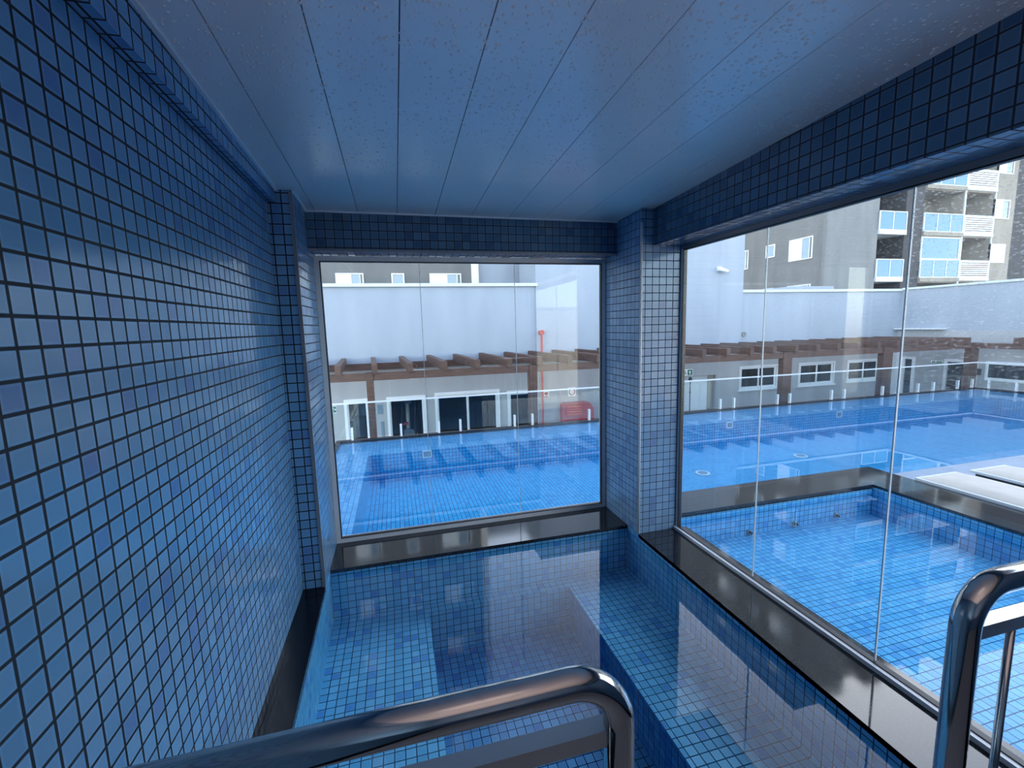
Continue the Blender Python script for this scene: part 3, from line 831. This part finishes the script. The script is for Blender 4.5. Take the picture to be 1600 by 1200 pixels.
t = thing('fire_pipe', 'thin red vertical fire pipe with a round valve head on the white wall', 'pipe', (3.333, YA - .075, ZD))
mb = MB(); mb.tube([(3.333, YA - .075, ZD), (3.333, YA - .075, 1.18)], .022, 12); mb.build('pipe', M['red'], t)
mb = MB(); mb.tube([(3.333, YA - .12, 1.19), (3.333, YA, 1.19)], .05, 16); mb.build('valve_head', M['red'], t)
t = thing('hose_cabinet', 'wide red fire hose cabinet with louvred front standing by the annex wall', 'cabinet', (4.05, YA - .15, ZD))
mb = MB(); mb.prism([(3.74, ZD), (4.38, ZD), (4.38, -.42), (4.30, -.30), (3.78, -.30), (3.74, -.34)], 'y', YA - .32, YA - .02); mb.build('body', M['red'], t, bevel=.01)
mb = MB()
for k in range(4): mb.box(3.77, 4.09, YA - .335, YA - .32, -.52 + k*.05, -.49 + k*.05)
mb.build('louvre', M['orange'], t, label='red louvred front panel with cream reflection in its colour')
t = thing('exercise_bike', 'red seated exercise bike with a black bent support at the edge of the far window', 'exercise bike', (4.62, YA - .4, ZD))
mb = MB(); mb.tube([(4.52, YA - .4, ZD), (4.54, YA - .4, -.55), (4.60, YA - .4, -.42), (4.70, YA - .4, -.40)], .018, 10); mb.build('support', M['black'], t)
mb = MB(); mb.prism([(4.58, -.33), (4.68, -.30), (4.74, -.34), (4.72, -.22), (4.60, -.22)], 'y', YA - .48, YA - .32); mb.build('seat', M['red'], t, bevel=.015)
mb = MB(); mb.box(4.42, 4.82, YA - .45, YA - .35, ZD, ZD + .04); mb.build('base', M['black'], t)
mb = MB(); mb.tube([(4.66, YA - .4, -.40), (4.66, YA - .4, -.30)], .016, 8); mb.build('seat_post', M['black'], t)
t = thing('pole_shower', 'thin black pole with a round head in front of the plain pale door', 'shower', (6.84, YA - .12, ZD))
mb = MB(); mb.tube([(6.84, YA - .12, ZD), (6.84, YA - .12, .02)], .012, 8); mb.build('pole', M['black'], t)
mb = MB(); mb.tube([(6.84, YA - .12, -.03), (6.84, YA - .12, -.01), (6.84, YA - .12, .03), (6.84, YA - .12, .07), (6.84, YA - .12, .085)], [.012, .034, .045, .034, .008], 14); mb.build('head', M['black'], t)
mb = MB(); mb.tube([(6.84, YA - .12, -.28), (6.84, YA - .12, -.24)], .02, 10); mb.build('valve', M['black'], t)
# lights, camera, vent
t = thing('ceiling_light', 'small white lamp under the pergola beam, left part of the far window', 'lamp', (.70, YB + .3, .56))
mb = MB(); mb.box(.60, .79, YB + .22, YB + .38, .56, .60); mb.build('housing', M['white'], t, bevel=.006)
mb = MB(); mb.box(.62, .77, YB + .24, YB + .36, .552, .562); mb.build('diffuser', M['sign_white'], t)
mb = MB(); mb.tube([(.70, YB + .3, .60), (.70, YB + .3, .675)], .01, 8); mb.build('stem', M['white'], t)
mb = MB(); mb.box(.55, .85, YB + .13, YB + .33, .672, .687); mb.build('bracket', M['white'], t)
t = thing('security_camera', 'white security camera on the tall white block', 'security camera', (7.62, YA, 2.40))
mb = MB(); mb.box(7.55, 7.66, YA - .02, YA, 2.44, 2.54); mb.build('mount', M['white'], t)
mb = MB(); mb.tube([(7.60, YA - .01, 2.49), (7.62, YA - .09, 2.47)], .018, 10); mb.build('arm', M['white'], t)
mb = MB(); mb.tube([(7.52, YA - .10, 2.49), (7.74, YA - .12, 2.42)], .042, 14); bd = mb.build('body', M['white'], t)
mb = MB(); mb.tube([(7.74, YA - .12, 2.42), (7.752, YA - .121, 2.416)], .03, 12); mb.build('lens', M['black'], bd)
t = thing('wall_vent', 'round grey vent on the white wall right of the tall block', 'vent', (8.373, YA + .03, .95))
mb = MB()
n = 24
ring = [[(8.373 + r*cos(2*pi*k/n), YA + .04 - d, 1.0 + r*sin(2*pi*k/n)) for k in range(n + 1)] for r, d in ((.058, 0), (.058, .03), (.040, .03), (.036, .01))]
mb.quad_grid(ring, flip=True); mb.build('ring', M['build_taupe'], t)
mb = MB(); mb.disc((8.373, YA + .025, 1.0), 'y', .037); mb.build('grille', M['glass_grey'], t)
# gym machines behind the first doors
t = thing('treadmill', 'grey treadmill inside the first glazed door of the annex', 'treadmill', (-.3, YA + .75, ZD))
mb = MB(); mb.prism([(YA + .25, ZD), (YA + 1.35, ZD), (YA + 1.35, ZD + .16), (YA + .25, ZD + .10)], 'x', -.52, -.08); mb.build('deck', M['black'], t, bevel=.01)
for x in (-.50, -.10):
    mb = MB(); mb.tube([(x, YA + 1.2, ZD + .1), (x, YA + 1.05, -.38), (x, YA + .55, -.46)], .028, 8); mb.build('side_rail', M['alu'], t)
mb = MB(); mb.prism([(YA + .95, -.45), (YA + 1.15, -.40), (YA + 1.2, -.12), (YA + 1.12, -.12)], 'x', -.50, -.10); mb.build('console', M['glass_grey'], t, bevel=.01)
t = thing('elliptical_trainer', 'elliptical trainer with red detail inside the second glazed door', 'exercise machine', (.58, YA + .7, ZD))
mb = MB(); mb.box(.35, .85, YA + .55, YA + .70, ZD, ZD + .08); mb.box(.55, .65, YA + .3, YA + 1.1, ZD + .02, ZD + .1); mb.build('base', M['alu'], t, bevel=.01)
mb = MB(); mb.tube([(.60, YA + .65, ZD + .08), (.60, YA + .65, -.18)], .04, 10); mb.build('column', M['white'], t)
for x in (.48, .74):
    mb = MB(); mb.tube([(x, YA + .6, -1.1), (x, YA + .45, -.5), (x + .03, YA + .40, -.1)], .024, 8); mb.build('arm', M['black'], t)
mb = MB(); mb.tube([(.60, YA + .52, -.95), (.60, YA + .78, -.95)], .22, 20); mb.build('flywheel', M['glass_grey'], t, bevel=.01)
mb = MB(); mb.box(.46, .60, YA + .45, YA + .50, -.62, -.57); mb.build('grip', M['red'], t, label='red grip')
mb = MB(); mb.box(.52, .68, YA + .58, YA + .62, -.2, -.04); mb.build('console', M['glass_grey'], t)

# ================================================================== APARTMENT BUILDINGS
FH = 1.375
def shutter_window(parent, axis, base, u0, u1, z0, z1, flip=False, dark=True):
    """white window: roller shutter, glazed part, dark open slot.  base = wall plane"""
    def bx(mb, a, b, p, q, r, s):
        if flip: p, q = u0 + u1 - q, u0 + u1 - p
        if axis == 'y': mb.box(p, q, base - a, base - b, r, s)
        else: mb.box(base - a, base - b, p, q, r, s)
    mb = MB()
    if axis == 'y': frame(mb, 'y', base - .03, base + .02, u0, u1, z0, z1, .025)
    else: frame(mb, 'x', base - .03, base + .02, u0, u1, z0, z1, .025)
    w = mb.build('window', M['white'], parent)
    W = u1 - u0
    mb = MB(); bx(mb, .02, 0, u0 + .025, u0 + .56*W, z0 + .025, z1 - .025)
    if dark:
        mb.build('shutter', M['shutter'], w)
        mb = MB(); bx(mb, .012, 0, u0 + .56*W, u0 + .86*W, z0 + .025, z1 - .025); mb.build('pane', M['glass_grey'], w)
        mb = MB(); bx(mb, .02, 0, u0 + .86*W, u0 + .885*W, z0 + .025, z1 - .025); mb.build('mullion', M['white'], w)
        mb = MB(); bx(mb, .01, 0, u0 + .885*W, u1 - .025, z0 + .025, z1 - .025); mb.build('opening', M['glass_dark'], w)
    else:
        mb = MB(); bx(mb, .02, 0, u0 + .025, u0 + .49*W, z0 + .025, z1 - .025); bx(mb, .02, 0, u0 + .51*W, u1 - .025, z0 + .025, z1 - .025); mb.build('shutter', M['shutter'], w)
    return w
def small_window(parent, axis, base, u0, u1, z0, z1):
    mb = MB()
    if axis == 'y': frame(mb, 'y', base - .03, base + .02, u0, u1, z0, z1, .03)
    else: frame(mb, 'x', base - .03, base + .02, u0, u1, z0, z1, .03)
    w = mb.build('window', M['white'], parent)
    mb = MB()
    if axis == 'y': mb.box(u0 + .03, u1 - .03, base - .01, base, z0 + .03, z1 - .03)
    else: mb.box(base - .01, base, u0 + .03, u1 - .03, z0 + .03, z1 - .03)
    mb.build('pane', M['glass_grey'], w)
YD = 7.9
blk = thing('apartment_block', 'dark grey apartment block with white shuttered windows above the left boundary wall', 'building', (-2., YD, ZD))
mb = MB(); mb.box(-9, 2.2, YD, YD + 6, ZD, 11.6); mb.build('wall', M['build_dark'], blk)
mb = MB(); mb.box(2.2, 2.36, YD - .06, YD + 6, ZD, 11.6); mb.build('corner_pilaster', M['cream'], blk, label='pale corner strip')
for k in range(6):
    z1 = 2.545 + FH * k; z0 = z1 - .46
    shutter_window(blk, 'y', YD, -.709, -.142, z0, z1)
    small_window(blk, 'y', YD, .436, .71, z0 + .1, z1)
    shutter_window(blk, 'y', YD, 1.257, 1.963, z0, z1)
mb = MB(); mb.box(2.36, 5.2, YD + .1, YD + 4, ZD, 3.9)
mb.build('stair_block', M['render_white'], label='pale block between the dark apartment block and the tall white block', cat='building')

# right-hand apartment building: end wall x=12.35, facade y=8
XE, YE, ZT = 12.35, 8.0, 11.3
apt = thing('apartment_building', 'tall grey apartment building with glass balconies behind the right boundary wall', 'building', (15.5, YE, ZD))
levels = [2.49 + FH * k for k in range(-1, 7)]
recess = []
for z in levels:
    recess += [(14.37, 15.42, z - .02, z + FH - .12), (16.12, 17.78, z - .02, z + FH - .16), (17.84, 19.12, z - .02, z + FH - .14)]
mb = MB(); wall_holes(mb, 'y', YE, YE + .12, XE + .12, 14.37, ZD, ZT, []); mb.build('wall', M['build_mid'], apt)
mb = MB(); mb.box(XE, XE + .12, YE, 19., ZD, ZT); mb.build('end_wall', M['build_dark'], apt)
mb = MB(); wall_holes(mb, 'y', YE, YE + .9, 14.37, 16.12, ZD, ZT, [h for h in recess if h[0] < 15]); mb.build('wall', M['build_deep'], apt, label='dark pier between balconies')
mb = MB(); wall_holes(mb, 'y', YE, YE + .9, 16.12, 20.1, ZD, ZT, [h for h in recess if h[0] > 15]); mb.build('wall', M['build_taupe'], apt)
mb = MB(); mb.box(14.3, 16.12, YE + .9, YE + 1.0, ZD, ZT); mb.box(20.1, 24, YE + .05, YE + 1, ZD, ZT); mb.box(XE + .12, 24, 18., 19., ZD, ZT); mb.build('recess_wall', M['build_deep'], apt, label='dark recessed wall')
mb = MB(); mb.box(16.12, 20.1, YE + .9, YE + 1.0, ZD, ZT); mb.build('recess_wall', M['build_taupe'], apt)
mb = MB(); mb.box(XE, 24, YE + .9, 18., ZT - .05, ZT); mb.build('roof', M['build_mid'], apt)
for k, z in enumerate(levels):
    if k == 7: break
    for (x0, x1, zt, n) in ((14.36, 15.43, z + .535, 2), (16.12, 17.78, z + .54, 3)):
        mb = MB(); frame(mb, 'y', YE - .05, YE - .015, x0, x1, z - .01, zt, .02)
        for i in range(1, n): mb.box(x0 + (x1-x0)*i/n - .011, x0 + (x1-x0)*i/n + .011, YE - .05, YE - .015, z, zt)
        b = mb.build('balcony_rail', M['white'], apt)
        for i in range(n):
            a, c = x0 + (x1-x0)*i/n, x0 + (x1-x0)*(i+1)/n
            mb = MB(); mb.box(a + .011, c - .011, YE - .038, YE - .028, z + .01, zt - .02); mb.build('pane', M['glass_blue'], b)
        mb = MB(); mb.box(x0, x1, YE - .06, YE + .9, z - .13, z - .01); mb.build('balcony_slab', M['cap'] if n == 2 else M['build_taupe'], apt)
    # slatted service balcony
    mb = MB(); frame(mb, 'y', YE - .05, YE - .01, 17.83, 19.14, z - .02, z + .53, .022)
    b = mb.build('slat_screen', M['white'], apt)
    mb = MB()
    for i in range(8): mb.box(17.85, 19.12, YE - .045, YE - .015, z + .01 + i*.064, z + .05 + i*.064)
    mb.build('slats', M['shutter'], b)
    mb = MB(); mb.box(17.82, 19.15, YE - .06, YE + .9, z - .10, z - .02); mb.build('balcony_slab', M['cap'], apt)
    mb = MB(); mb.box(17.78, 17.84, YE - .03, YE, z - .1, z + FH - .1); mb.box(19.12, 19.16, YE - .03, YE, z - .1, z + FH - .1); mb.build('post', M['cap'], apt)
    mb = MB(); mb.box(18.40, 18.85, YE + .85, YE + .9, z, z + 1.15); mb.build('door', M['white'], apt)
    mb = MB(); frame(mb, 'y', YE + .84, YE + .9, 17.88, 18.28, z + .3, z + 1.05, .07); w = mb.build('window', M['white'], apt)
    mb = MB(); mb.box(17.95, 18.21, YE + .86, YE + .88, z + .37, z + .98); mb.build('pane', M['glass_dark'], w)
    mb = MB(); frame(mb, 'y', YE + .84, YE + .9, 16.2, 16.6, z, z + .95, .05); w = mb.build('door', M['white'], apt)
    mb = MB(); mb.box(16.25, 16.55, YE + .86, YE + .88, z, z + .9); mb.build('pane', M['glass_grey'], w)
    shutter_window(apt, 'y', YE, 19.12, 19.83, z + .47, z + 1.06, dark=(k != 1))
    # windows on the end wall
    zz = z + 1.19 - FH * 0
    small_window(apt, 'x', XE, 9.64, 9.99, z + .82, z + 1.22)
    shutter_window(apt, 'x', XE, 8.30, 9.10, z + .58, z + 1.22, flip=True)
    shutter_window(apt, 'x', XE, 10.75, 11.6, z + .58, z + 1.22, flip=True)
# closed glazing on one balcony
z = levels[1]
mb = MB(); frame(mb, 'y', YE - .02, YE + .02, 16.13, 17.77, z + .54, z + 1.22, .035); w = mb.build('balcony_glazing', M['white'], apt)
mb = MB(); mb.box(16.16, 17.74, YE - .005, YE + .005, z + .57, z + 1.19); mb.build('pane', M['glass_blue'], w)

# ================================================================== SUNLIT WALL AND HEDGE BEHIND (seen in the reflections)
mb = MB(); mb.box(2.6, 30, -12.2, -12., ZD, 1.9)
cw = mb.build('garden_wall', M['cream'], label='sunlit cream garden wall reflected in the glass of the far window', cat='wall')
mb = MB(); mb.box(2.6, 30, -12.25, -11.95, 1.9, 1.98); mb.build('coping', M['cap'], cw)

# ================================================================== LIGHT
AZ, EL = 50., 28.
w = bpy.data.worlds.new('world'); sc.world = w; w.use_nodes = True
nt = w.node_tree; nt.nodes.clear()
sky = nt.nodes.new('ShaderNodeTexSky'); sky.sky_type = 'NISHITA'
sky.sun_disc = False; sky.sun_elevation = radians(EL); sky.sun_rotation = radians(AZ)
sky.air_density = 1.0; sky.dust_density = .4; sky.ozone_density = 1.2
hs = nt.nodes.new('ShaderNodeHueSaturation'); hs.inputs['Saturation'].default_value = .62
bg = nt.nodes.new('ShaderNodeBackground'); bg.inputs['Strength'].default_value = .42
out = nt.nodes.new('ShaderNodeOutputWorld')
nt.links.new(sky.outputs[0], hs.inputs['Color']); nt.links.new(hs.outputs[0], bg.inputs[0]); nt.links.new(bg.outputs[0], out.inputs[0])
sun = bpy.data.lights.new('sun', 'SUN'); sun.energy = 7.; sun.angle = radians(.6); sun.color = (1, .93, .82)
so = bpy.data.objects.new('sun', sun); COL.objects.link(so)
d = Vector((sin(radians(AZ))*cos(radians(EL)), cos(radians(AZ))*cos(radians(EL)), sin(radians(EL))))
so.rotation_euler = d.to_track_quat('Z', 'Y').to_euler(); so.location = (0, 0, 20)

al = bpy.data.lights.new('ceiling_fill', 'AREA'); al.energy = 9.; al.size = 1.2; al.color = (1., .80, .72)  # unseen fill light, added to lift the ceiling tone
ao = bpy.data.objects.new('ceiling_fill', al); COL.objects.link(ao)
ao.location = Vector((.45, -3.2, .9)) * S
ao.rotation_euler = Vector((0, .25, -1)).to_track_quat('Z', 'Y').to_euler()
sc.view_settings.view_transform = 'Standard'
sc.view_settings.look = 'None'
sc.view_settings.exposure = 1.15
sc.cycles.max_bounces = 10; sc.cycles.diffuse_bounces = 5; sc.cycles.glossy_bounces = 5
sc.cycles.transparent_max_bounces = 24; sc.cycles.transmission_bounces = 4
sc.cycles.caustics_reflective = False; sc.cycles.caustics_refractive = False
sc.cycles.sample_clamp_indirect = 6.
